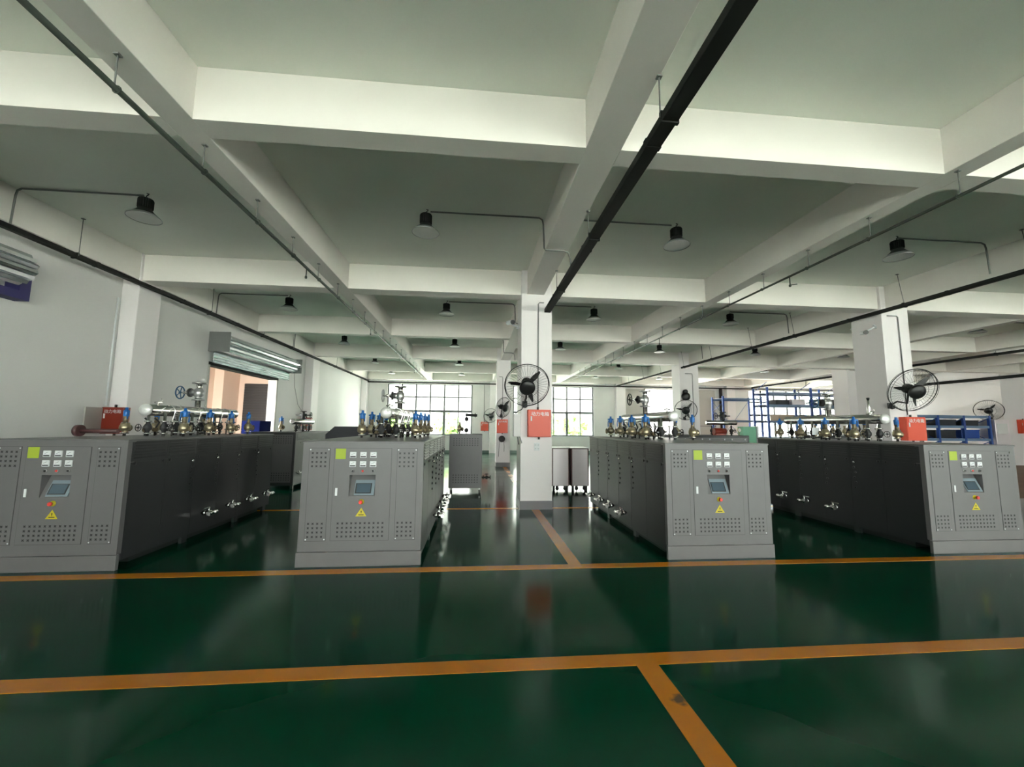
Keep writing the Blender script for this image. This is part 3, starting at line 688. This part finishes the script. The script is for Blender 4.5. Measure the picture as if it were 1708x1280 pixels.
# ------------------------------------------------------------------ fans
def fan(loc, yaw, pitch, lab, R_=.425, arm=(0, .27, -.42)):
    t = thing('wall_fan', lab, 'fan', loc, 0, 'black industrial wall fans')
    Rm = Matrix.Rotation(yaw, 4, 'Z') @ Matrix.Rotation(pitch, 4, 'X')
    def kid(mb, name, par):
        o = mb.build(name, par); return o
    cage = MB()
    for rr, yy, th in ((R_, 0, .009), (R_ * .97, -.05, .004), (R_ * .97, .05, .004), (R_ * .5, -.085, .003), (R_ * .22, -.09, .004)):
        cage.ring((0, yy, 0), rr, th, (0, 1, 0), 'matte_black', 40, 6)
    for k in range(40):
        a = 2 * PI * k / 40
        cage.tube([(math.cos(a) * R_ * .2, -.09, math.sin(a) * R_ * .2), (math.cos(a) * R_ * .6, -.08, math.sin(a) * R_ * .6), (math.cos(a) * R_ * .95, -.045, math.sin(a) * R_ * .95), (math.cos(a) * R_, 0, math.sin(a) * R_), (math.cos(a) * R_ * .93, .05, math.sin(a) * R_ * .93), (math.cos(a) * R_ * .3, .10, math.sin(a) * R_ * .3)], .0015, 'matte_black', 4)
    c = kid(cage, 'cage', t); 
    bl = MB()
    for k in range(3):
        a = k * 2 * PI / 3 + .92; ca, sa = math.cos(a), math.sin(a)
        def q(r_, wdt, yy): return (ca * r_ - sa * wdt, yy, sa * r_ + ca * wdt)
        bl.prism([q(.06, -.03, -.02), q(.22, -.055, -.03), q(.36, -.03, -.02), q(.37, .0, .0), q(.22, .035, .02), q(.06, .03, .02)], (0, .006, 0), 'black')
    bl.lathe([(.05, 0), (.055, .03), (.055, .06)], (0, -.04, 0), (0, 1, 0), 'black', 16)
    b_ = kid(bl, 'blades', t)
    mo = MB().lathe([(.03, 0), (.075, .02), (.10, .06), (.10, .16), (.06, .2)], (0, .0, 0), (0, 1, 0), 'black', 24)
    mo_ = kid(mo, 'motor', t)
    gp = kid(MB().lathe([(.03, 0), (.13, .012), (.15, .04), (.15, .07), (.12, .09)], (0, -.17, 0), (0, 1, 0), 'black', 28), 'guard_plate', t)
    gp.matrix_local = Rm
    for o in (c, b_, mo_): o.matrix_local = Rm
    a = Vector(arm)
    ar = MB(); ar.tube([Rm @ Vector((0, .08, -.1)), Rm @ Vector((0, .05, -.30)), a * .72 + Vector((0, -.03, 0)), a], .018, 'matte_black', 8); ar.box(a.x - .05, a.x + .05, a.y - .02, a.y, a.z - .06, a.z + .06, 'matte_black')
    ar.lathe([(.04, 0), (.05, .04), (.03, .08)], (a.x, a.y - .09, a.z - .03), (0, 1, 0), 'matte_black', 12)
    ar.build('bracket', t)
    return t
fan((.975, 7.60, 2.38), -.06, .50, 'large black fan on the central column above the orange box', arm=(.0, .33, -.34))
fan((8.96, 7.50, 2.42), -.22, .38, 'large black fan on the right column above the orange box', R_=.45, arm=(-.05, .45, -.30))
fan((1.10, 15.75, 2.33), .75, .25, 'black fan on the second column behind the central one, turned sideways', R_=.40, arm=(-.05, .53, -.32))
fan((.92, 24.05, 2.22), .3, .2, 'small black fan on the far wall next to a small red box', arm=(.14, .53, -.2))
fan((8.50, 15.68, 2.33), -.5, .3, 'black fan on the column behind the third heater', arm=(.25, .60, -.32))
fan((24.75, 17.4, 2.6), -1.0, .3, 'distant black fan on the far right pilaster', R_=.5, arm=(.33, .2, -.35))

# ------------------------------------------------------------------ orange boxes with four characters
TXT = text_mesh('动力电箱', .085, 'white')
def power_box(x0, x1, yb, z0, z1, lab, m='orange', depth=.14, txt=True, pipes=True):
    cx = (x0 + x1) / 2; w = (x1 - x0) / 2; h = z1 - z0
    t = thing('distribution_box', lab, 'electrical box', (cx, yb, z0), 0, 'orange distribution boxes')
    MB().box(-w, w, -depth, 0, 0, h, m, bevel=.004).build('body', t)
    d_ = MB().box(-w + .012, w - .004, -depth - .012, -depth - .001, .008, h - .008, m, bevel=.003).build('door', t)
    MB().box(-w + .05, -w + .075, -depth - .022, -depth - .012, h * .58, h * .76, 'white', bevel=.002).build('handle', d_)
    if txt:
        s_ = (2 * w * .78) / .34
        o = place('lettering', TXT, d_, (0.01, -depth - .0135, h * .83), (PI / 2, 0, 0)); o.scale = (s_, s_, s_)
    if pipes: MB().rod((-.02, -.06, h), (-.02, -.06, h + .05), .02, 'matte_black').rod((0, -.06, -.05), (0, -.06, 0), .02, 'matte_black').build('gland', t)
    return t
power_box(1.03, 1.48, 7.965, 1.40, 1.93, 'bright orange box with white characters on the central column')
power_box(9.12, 9.58, 7.965, 1.38, 1.88, 'bright orange box on the right column behind the rightmost heater')
t = power_box(-6.615, -6.25, 7.975, 1.40, 1.87, 'brick red box with an open flap on the left wall pilaster behind the leftmost heater', 'orangedark')
MB().prism([(-.18, -.15, .01), (-.155, -.15, .01), (-.085, -.55, .01), (-.11, -.55, .01)], (0, 0, .45), 'beige').prism([(-.142, -.32, .36), (-.122, -.44, .36), (-.122, -.44, .42), (-.142, -.32, .42)], (.004, 0, 0), 'white').build('open_flap', t)
power_box(.88, 1.31, 16.295, 1.33, 1.87, 'red box on the second column behind the central one')
power_box(.36, .82, YF, 1.32, 1.85, 'small red box on the far wall by the small fan')
power_box(25.2 - .5, 25.2, 16.49, 1.5, 2.1, 'orange box at the right edge of the picture') if False else None
t = power_box(-6.6, -6.24, 16.295, 1.38, 1.86, 'copper red box by the second left wall pilaster', 'orangedark')
tag(MB().box(-6.62, -6.42, 7.80, 7.97, 1.42, 1.84, 'beige', bevel=.004).box(-6.56, -6.50, 7.795, 7.80, 1.74, 1.79, 'white').build('switch_box'), 'pale grey switch box beside the brick red box at left', 'electrical box') if False else None
t = power_box(25.75, 26.3, 17.09, 1.5, 2.15, 'orange red box on the white wall at the right edge', 'orange', txt=False)

# socket plate on central column
t = thing('wall_socket', 'white socket plate on the central column below the orange box', 'socket', (1.225, 7.97, 1.13))
MB().box(-.055, .055, -.010, 0, 0, .15, 'white', bevel=.003).build('plate', t)
mb = MB()
for sx in (-.027, .027):
    for zz in (.03, .1): mb.box(sx - .010, sx - .006, -.0108, -.010, zz, zz + .02, 'black').box(sx + .006, sx + .010, -.0108, -.010, zz, zz + .02, 'black')
mb.build('slots', t)
# grey meter case on the left side of central column
t = thing('cable_case', 'pale grey cable case hanging on the left side of the central column', 'case', (.86, 7.95, 1.30))
MB().box(-.10, .04, .0, .16, .1, .55, 'wall', bevel=.01).build('case', t)
mb = MB().tube([(.02, -.02, .1), (.06, -.03, -.02), (.0, -.03, -.05), (-.02, -.02, .1)], .01, 'conduit', 6).tube([(-.06, 0, .55), (-.02, -.04, .6), (.05, -.06, .63), (.1, -.08, .72)], .01, 'matte_black', 6); mb.build('cable', t)
# black bell / speaker on column 2 and column 4
tag(MB().lathe([(.05, 0), (.12, .02), (.13, .12), (.06, .16)], (1.08, 16.28, 1.1), (0, -1, 0), 'matte_black', 20).tube([(1.0, 16.2, 1.05), (.97, 16.2, .7), (.96, 16.25, .4)], .008, 'matte_black', 6).tube([(1.16, 16.2, 1.05), (1.18, 16.2, .8), (1.18, 16.25, .6)], .008, 'matte_black', 6).build('cable_coil'), 'black cable coil hanging below the red box on the second column', 'cable coil')
tag(MB().lathe([(.05, 0), (.10, .02), (.10, .1), (.05, .12)], (8.80, 16.28, 3.12), (0, -1, 0), 'black', 16).lathe([(.06, 0), (.17, .02), (.17, .12), (.06, .14)], (8.81, 16.28, 2.92), (0, -1, 0), 'black', 16).build('alarm_bell'), 'black alarm bell on the column behind the third heater', 'bell')

# ------------------------------------------------------------------ cameras
def cctv(loc, yaw, lab, base):
    t = thing('security_camera', lab, 'camera', loc, yaw, 'white security cameras')
    mb = MB(); mb.rod((0, .12, 0), (0, -.1, -.03), .045, 'white', 16); mb.rod((0, -.1, -.03), (0, -.115, -.032), .05, 'black', 16); mb.build('camera_body', t)
    b_ = Vector(base); mb = MB(); mb.rod((0, .05, -.02), b_, .018, 'white', 8); mb.lathe([(.05, 0), (.05, .02)], b_, b_, 'white', 14); mb.build('mount', t)
cctv((.70, 8.25, 3.78), .4, 'white security camera on the left side of the central column', (.195, .03, -.08))
cctv((8.72, 8.2, 3.80), -.5, 'white security camera on the left side of the right column', (.19, 0, .1))
cctv((9.78, 8.3, 3.82), .6, 'security camera on the right side of the right column', (-.19, 0, .03))
tag(MB().box(.62, .9, 8.1, 8.5, 3.42, 3.56, 'white', bevel=.02).build('wireless_router'), 'white bracket below the camera on the central column', 'bracket') if False else None

# ------------------------------------------------------------------ lamps and conduits
def make_lamp():
    t = thing('high_bay_lamp', 'x', 'lamp', (0, 0, 0), 0, 'black high bay lamps under the ceiling')
    hs = MB(); hs.lathe([(.05, .13), (.07, .135), (.07, .26), (.085, .265), (.085, .28), (.03, .285)], m='black', n=16)
    for k in range(20):
        a = 2 * PI * k / 20; ca, sa = math.cos(a), math.sin(a)
        hs.prism([(ca * .06 - sa * .003, sa * .06 + ca * .003, .15), (ca * .09 - sa * .003, sa * .09 + ca * .003, .15), (ca * .09 + sa * .003, sa * .09 - ca * .003, .15), (ca * .06 + sa * .003, sa * .06 - ca * .003, .15)], (0, 0, .12), 'black')
    hs.build('heat_sink', t)
    MB().lathe([(.195, 0, 'dullsteel'), (.20, .002, 'dullsteel'), (.198, .012, 'dullsteel'), (.15, .055, 'matte_black'), (.10, .10, 'matte_black'), (.075, .14, 'matte_black')], n=28, caps=False).build('reflector', t)
    MB().lathe([(.188, .004), (.12, .014), (.001, .018)], m='lens', n=28, caps=False).build('diffuser', t)
    MB().tube([(0, 0, .28), (0, 0, .33), (.02, 0, .345), (.03, 0, .36), (0, 0, .37)], .007, 'matte_black', 6).build('hook', t)
    return t
LX = [-4.64, -.78, 3.09, 6.90, 10.74, 14.45, 18.4, 22.3]
LY = [5.80, 10.22, 14.5, 18.9, 22.7]
rowname = ['nearest row', 'second row', 'third row', 'fourth row', 'row by the far wall']
colname = ['beside the left wall', 'left of the central beam', 'right of the central beam', 'left of the right dark tray', 'just right of the right dark tray', 'over the right bay', 'over the pallet racks', 'by the right wall']
VIS = {(0, 0), (0, 1), (0, 2), (0, 3)} | {(1, c) for c in range(6)} | {(r, c) for r in (2, 3, 4) for c in range(8)}
first = make_lamp(); used = False
for (r_, c_) in sorted(VIS):
    o = first if not used else copy_tree(first); used = True
    o.location = (LX[c_], LY[r_], ZC - .37)
    o['label'] = 'black high bay lamp, %s, %s' % (rowname[r_], colname[c_])
    if r_ > 2 or c_ > 5: continue
    y = LY[r_] + .03; z = ZC - .018
    xe = {0: -6.335, 1: 1.0, 2: 1.395, 3: 9.03, 4: 9.42, 5: 17.08}[c_]
    s_ = 1 if xe > LX[c_] else -1
    pts = [(LX[c_] + s_ * .06, y, z), (xe - s_ * .08, y, z), (xe - s_ * .03, y, z - .03), (xe - s_ * .015, y, z - .1)]
    zend = 4.26 if c_ in (0, 3) else 4.30
    if c_ in (0,): pts += [(xe, y, zend)]
    elif c_ == 1: pts += [(xe, y, 4.30), (xe + .02, y, 4.272), (1.30, y, 4.272), (1.37, y, 4.25), (1.40, y, 4.15), (1.42, y, 3.99)]
    elif c_ == 3: pts[1:] = [(8.52, y, z), (8.58, y, z - .03), (8.6, y, z - .1), (8.62, y, 4.24)]
    else: pts += [(xe, y, 4.45)]
    tag(MB().tube(pts, .0125, 'conduit', 8).build('conduit'), 'grey conduit to the lamp, %s, %s' % (rowname[r_], colname[c_]), 'conduit', 'lamp conduits under the ceiling')

# ------------------------------------------------------------------ pipes and cable trays with their hangers
def hung(name, label, cat, x, y0, y1, z, hx, hz, ys, shape, m, rodm='conduit', drops=()):
    t = thing(name, label, cat, (x, y0, z))
    mb = MB()
    if shape[0] == 'pipe': mb.rod((0, 0, 0), (0, y1 - y0, 0), shape[1], m, 16)
    else: w, h = shape[1], shape[2]; mb.box(-w / 2, w / 2, 0, y1 - y0, -h / 2, h / 2, m, bevel=.004)
    body = mb.build('pipe_run' if shape[0] == 'pipe' else 'tray_run', t)
    if shape[0] != 'pipe':
        mb = MB(); w, h = shape[1], shape[2]
        k = 1.0
        while k < y1 - y0: mb.box(-w / 2 - .004, w / 2 + .004, k, k + .05, -h / 2 - .004, h / 2 + .004, m); k += 2.0
        mb.build('couplings', t)
    for yy in ys:
        mb = MB(); top = (hx - x, yy - y0, hz - z)
        mb.rod((hx - x if abs(hx - x) < .09 else 0, yy - y0, .0), top, .006, rodm, 6)
        mb.box(top[0] - .02, top[0] + .02, top[1] - .02, top[1] + .02, top[2] - .012, top[2], rodm)
        if shape[0] == 'pipe': mb.ring((0, yy - y0, 0), shape[1] + .006, .005, (0, 1, 0), m, 14, 5)
        else: mb.box(-shape[1] / 2 - .01, shape[1] / 2 + .01, yy - y0 - .015, yy - y0 + .015, -shape[2] / 2 - .012, shape[2] / 2 + .012, m)
        mb.build('hanger', t)
    for (yy, dx, dz, hx2) in drops:
        mb = MB().tube([(0, yy - y0, 0), (dx * .3, yy - y0, -dz), (dx * .31, yy - y0, -dz - .004)], .009, m, 6); mb.rod((dx * .3, yy - y0, -dz), (dx * .3 + hx2, yy - y0, -dz + .02), .008, m, 6)
        mb.lathe([(.014, 0), (.02, .02), (.014, .04)], (dx * .3, yy - y0, -dz - .03), m=m, n=8); mb.build('sprinkler_head', t)
    return t
ys1 = [2.0 + .96 * k for k in range(-2, 7)]
hung('sprinkler_pipe', 'thin grey green sprinkler pipe under the left ceiling beam', 'pipe', -2.64, -4, 20.5, 4.01, -2.66, ZB, [2.95 + .965 * k for k in range(-1, 18) if not 3.9 < 0], ('pipe', .022), 'pipe', drops=[(6.3, .0, .14, .0), (10.2, .0, .14, .0), (14.2, 0, .14, 0), (17.6, 0, .14, 0)])
hung('sprinkler_pipe', 'thin grey sprinkler pipe under the right secondary ceiling beam', 'pipe', 4.91, -4, 20.5, 4.0, 4.95, ZB, [3.507 + .955 * k for k in range(-1, 17)], ('pipe', .017), 'pipe', drops=[(5.75, .0, .14, .12), (10.3, 0, .14, .0), (14.2, 0, .14, 0)])
hung('cable_tray', 'thick dark cable tray beside the central beam, ending at the column', 'cable tray', 1.43, -6, 7.95, 3.95, 1.36, ZB, [2.73, 4.69, 6.65, .8], ('tray', .125, .07), 'tray')
hung('cable_tray', 'dark cable tray running along the left wall', 'cable tray', -6.27, -4, 24.2, 4.19, -6.22, ZC, [2.6, 4.7, 6.67, 9.9, 12.3, 14.2, 18.6, 20.9], ('tray', .08, .07), 'tray')
hung('cable_tray', 'long dark cable tray crossing in front of the right column', 'cable tray', 8.72, 1.5, 24.2, 4.15, 8.62, ZC, [3.4, 5.38, 7.3, 10.17, 11.9, 14.1, 16.1, 18.2, 20.2, 22.2], ('tray', .08, .07), 'tray')
hung('cable_tray', 'dark cable tray far right beyond the right column', 'cable tray', 17.6, 6, 24.2, 4.2, 17.6, ZC, [9, 12, 15, 18, 21], ('tray', .10, .08), 'tray')
hung('cable_tray', 'dark cable tray along the far right wall', 'cable tray', 25.0, 8, 24.2, 4.15, 25.0, ZC, [12, 16, 20], ('tray', .12, .14), 'tray')
t = thing('cable_tray', 'dark cable tray running across above the far windows', 'cable tray', (0, 24.2, 4.12))
MB().box(-6.3, 25.0, 0, .08, -.03, .04, 'tray').build('tray_run', t)
for xx in (-4, -1.0, 2, 5, 8, 11.5, 14.5, 18, 21): MB().rod((xx, .04, .04), (xx, .04, .17), .006, 'conduit', 6).build('hanger', t)
# vertical conduits on columns
tag(MB().tube([(1.36, 7.955, 4.12), (1.27, 7.955, 4.12), (1.245, 7.955, 4.09), (1.245, 7.955, 1.98)], .011, 'conduit', 8).build('conduit'), 'thin grey conduit down the front of the central column', 'conduit')
tag(MB().tube([(9.05, 7.955, 4.12), (9.28, 7.955, 4.12), (9.31, 7.955, 4.09), (9.33, 7.955, 1.93)], .011, 'conduit', 8).build('conduit'), 'thin grey conduit down the front of the right column', 'conduit')
tag(MB().tube([(.95, 16.28, 3.6), (1.08, 16.28, 3.6), (1.1, 16.28, 3.55), (1.1, 16.28, 1.9)], .011, 'conduit', 8).build('conduit'), 'thin conduit down the second column behind the central one', 'conduit')
tag(MB().tube([(8.85, 16.28, 3.9), (9.15, 16.28, 3.9), (9.17, 16.28, 3.85), (9.17, 16.28, 1.4)], .011, 'conduit', 8).build('conduit'), 'thin conduit down the column behind the third heater', 'conduit')
tag(MB().rod((-6.61, 7.9, 1.9), (-6.61, 7.9, 3.9), .014, 'white', 8).build('conduit'), 'white conduit down the left wall beside the pilaster', 'conduit')
tag(MB().rod((.55, 24.57, 1.9), (.55, 24.57, 4.1), .014, 'conduit', 8).build('conduit'), 'thin conduit down the far wall to the small red box', 'conduit')
tag(MB().rod((15.62, 24.44, 0), (15.62, 24.44, 4.1), .10, 'shutterdark', 12).build('downpipe'), 'dark vertical pipe on the far wall right of the doorway', 'pipe')
tag(MB().tube([(-6.35, 14.74, 3.40), (-6.34, 14.8, 2.9), (-6.36, 15.2, 2.3), (-6.42, 15.9, 1.98), (-6.44, 16.20, 1.94)], .008, 'conduit', 6).build('cable'), 'thin cable hanging from the shutter box to the copper red box', 'cable')

# ------------------------------------------------------------------ roller shutter boxes
def shutter_box(y0, y1, z0, z1, lab, cap=True):
    n_h = 4 if cap else 0
    t = thing('roller_shutter', lab, 'shutter', (XL + .004, y0, z0)); L_ = y1 - y0; h = z1 - z0
    MB().box(0, .50, -.02, 0, -.02, h + .02, 'conduit').build('end_plate', t)
    mb = MB(); cx, cz = .245, h / 2
    n_ = 14
    for k in range(n_):
        a0 = 2 * PI * k / n_; a1 = 2 * PI * (k + .86) / n_; R0, R1 = .215, .235
        R0 = .21
        mb.prism([(cx + R0 * math.cos(a0), 0, cz + R0 * math.sin(a0)), (cx + R1 * math.cos((a0 + a1) / 2), 0, cz + R1 * math.sin((a0 + a1) / 2)), (cx + R0 * math.cos(a1), 0, cz + R0 * math.sin(a1)), (cx, 0, cz)], (0, L_, 0), 'shutter')
    mb.build('rolled_slats', t)
    mb = MB()
    for k in range(n_h): mb.prism([(.12, 0, -.02 - k * .07), (.145, 0, -.05 - k * .07), (.12, 0, -.085 - k * .07), (.10, 0, -.05 - k * .07)], (0, L_ * .985, 0), 'shutter')
    if cap: mb.build('hanging_slats', t); MB().box(0, .50, L_, L_ + .02, -.02, h + .02, 'conduit').build('end_plate', t)
    else: mb.bm.free()
shutter_box(10.55, 14.75, 3.40, 3.86, 'silver rolled up shutter above the doorway in the left wall')
shutter_box(2.4, 6.08, 3.50, 3.96, 'silver rolled up shutter at the left edge of the picture', False)
tag(MB().box(XL + .001, XL + .2, 3.5, 6.28, 3.32, 3.44, 'purple').box(XL + .001, XL + .2, 6.14, 6.28, 3.44, 3.80, 'purple').build('banner'), 'dark blue banner strip under the left edge shutter', 'banner')

# ------------------------------------------------------------------ pallet racks
def rack(x, y, w, d_, h, levels, bays, lab, base_z=0):
    t = thing('pallet_rack', lab, 'rack', (x, y, 0), 0, 'blue pallet racks')
    bw = w / bays
    for k in range(bays + 1):
        mb = MB()
        for yy in (0, d_): mb.box(k * bw - .04, k * bw + .04, yy - .04, yy + .04, 0, h, 'rackblue')
        z = .3
        while z < h - .5:
            mb.rod((k * bw, 0, z), (k * bw, d_, z + .45), .016, 'rackblue', 6); mb.rod((k * bw, 0, z + .9), (k * bw, d_, z + .45), .016, 'rackblue', 6); z += .9
        mb.build('upright', t)
    for lv in levels:
        for k in range(bays):
            for yy in (0, d_): MB().box(k * bw + .04, (k + 1) * bw - .04, yy - .025, yy + .025, lv - .05, lv + .05, 'rackbeam').build('shelf_beam', t)
            MB().box(k * bw + .04, (k + 1) * bw - .04, .025, d_ - .025, lv + .03, lv + .045, 'rackbeam').build('shelf_deck', t)
    mb = MB()
    for k in range(bays):
        if k % 2 == 0 and h > 3: mb.rod((k * bw, d_ + .03, .4), ((k + 1) * bw, d_ + .03, h - .2), .012, 'rackbeam', 6); mb.rod(((k + 1) * bw, d_ + .03, .4), (k * bw, d_ + .03, h - .2), .012, 'rackbeam', 6)
    mb.build('bracing', t) if h > 3 else mb.bm.free()
    return t
rack(14.3, 18.6, 4.6, 1.0, 3.65, [1.15, 1.95, 2.75, 3.35], 2, 'tall blue pallet rack in front of the far right window')
rack(13.4, 20.8, 2.2, 1.0, 3.35, [1.0, 2.0, 3.2], 1, 'blue pallet rack left of the tall one, braced side')
rack(19.8, 20.6, 4.4, 1.0, 3.9, [1.15, 2.1, 3.1], 2, 'rear blue pallet rack near the right wall')
rack(16.9, 14.3, 3.4, .9, 2.2, [.6, 1.25, 1.75, 2.15], 3, 'low blue rack packed with dark goods, behind the rightmost heater')
bx = [(14.9, 18.8, 2.80, .7, .25, 'dark', 'dark crate on the tall rack, left bay upper shelf'), (15.75, 18.8, 2.80, .7, .28, 'panel', 'pale box on the tall rack, left bay upper shelf'), (17.2, 18.8, 2.80, .9, .3, 'dark', 'dark bundle on the tall rack, right bay upper shelf'),
      (15.0, 18.8, 2.0, .8, .3, 'cardboard', 'cardboard box on the tall rack, left bay middle shelf'), (17.6, 18.8, 2.0, .8, .35, 'dark', 'dark box on the tall rack, right bay middle shelf'), (15.9, 18.8, 2.0, .5, .2, 'beige', 'small beige box on the tall rack middle shelf'),
      (17.05, 14.5, 1.30, .8, .3, 'dark', 'dark crate on the low rack, left bay'), (18.15, 14.5, 1.30, .9, .32, 'dark', 'dark crate on the low rack, middle bay'), (19.3, 14.5, 1.30, .8, .34, 'rackblue', 'dark blue crate on the low rack, right bay'),
      (17.1, 14.5, 1.80, .7, .22, 'dark', 'flat dark bundle on top shelf of the low rack, left'), (18.2, 14.5, 1.80, .9, .24, 'dark', 'flat dark bundle on top shelf of the low rack, middle'), (19.3, 14.5, 1.80, .8, .22, 'dark', 'flat dark bundle on top shelf of the low rack, right'), (18.4, 14.25, 1.62, .5, .08, 'white', 'thin white carton on the low rack, middle bay') ]
for (x, y, z, w, h, m, lab) in bx[:-1]:
    t = thing('crate', lab, 'crate', (x, y, z)); MB().box(0, w, 0, .6, 0, h, m, bevel=.01).build('crate_body', t); MB().box(-.01, w + .01, -.01, .61, h - .04, h + .0, m).build('rim', t)
tag(MB().box(20.42, 21.05, 14.2, 14.8, 0, 2.05, 'panel', bevel=.01).box(20.5, 20.95, 14.19, 14.2, 1.5, 1.9, 'wall').build('control_cabinet'), 'pale grey control cabinet at the right end of the low rack', 'cabinet')
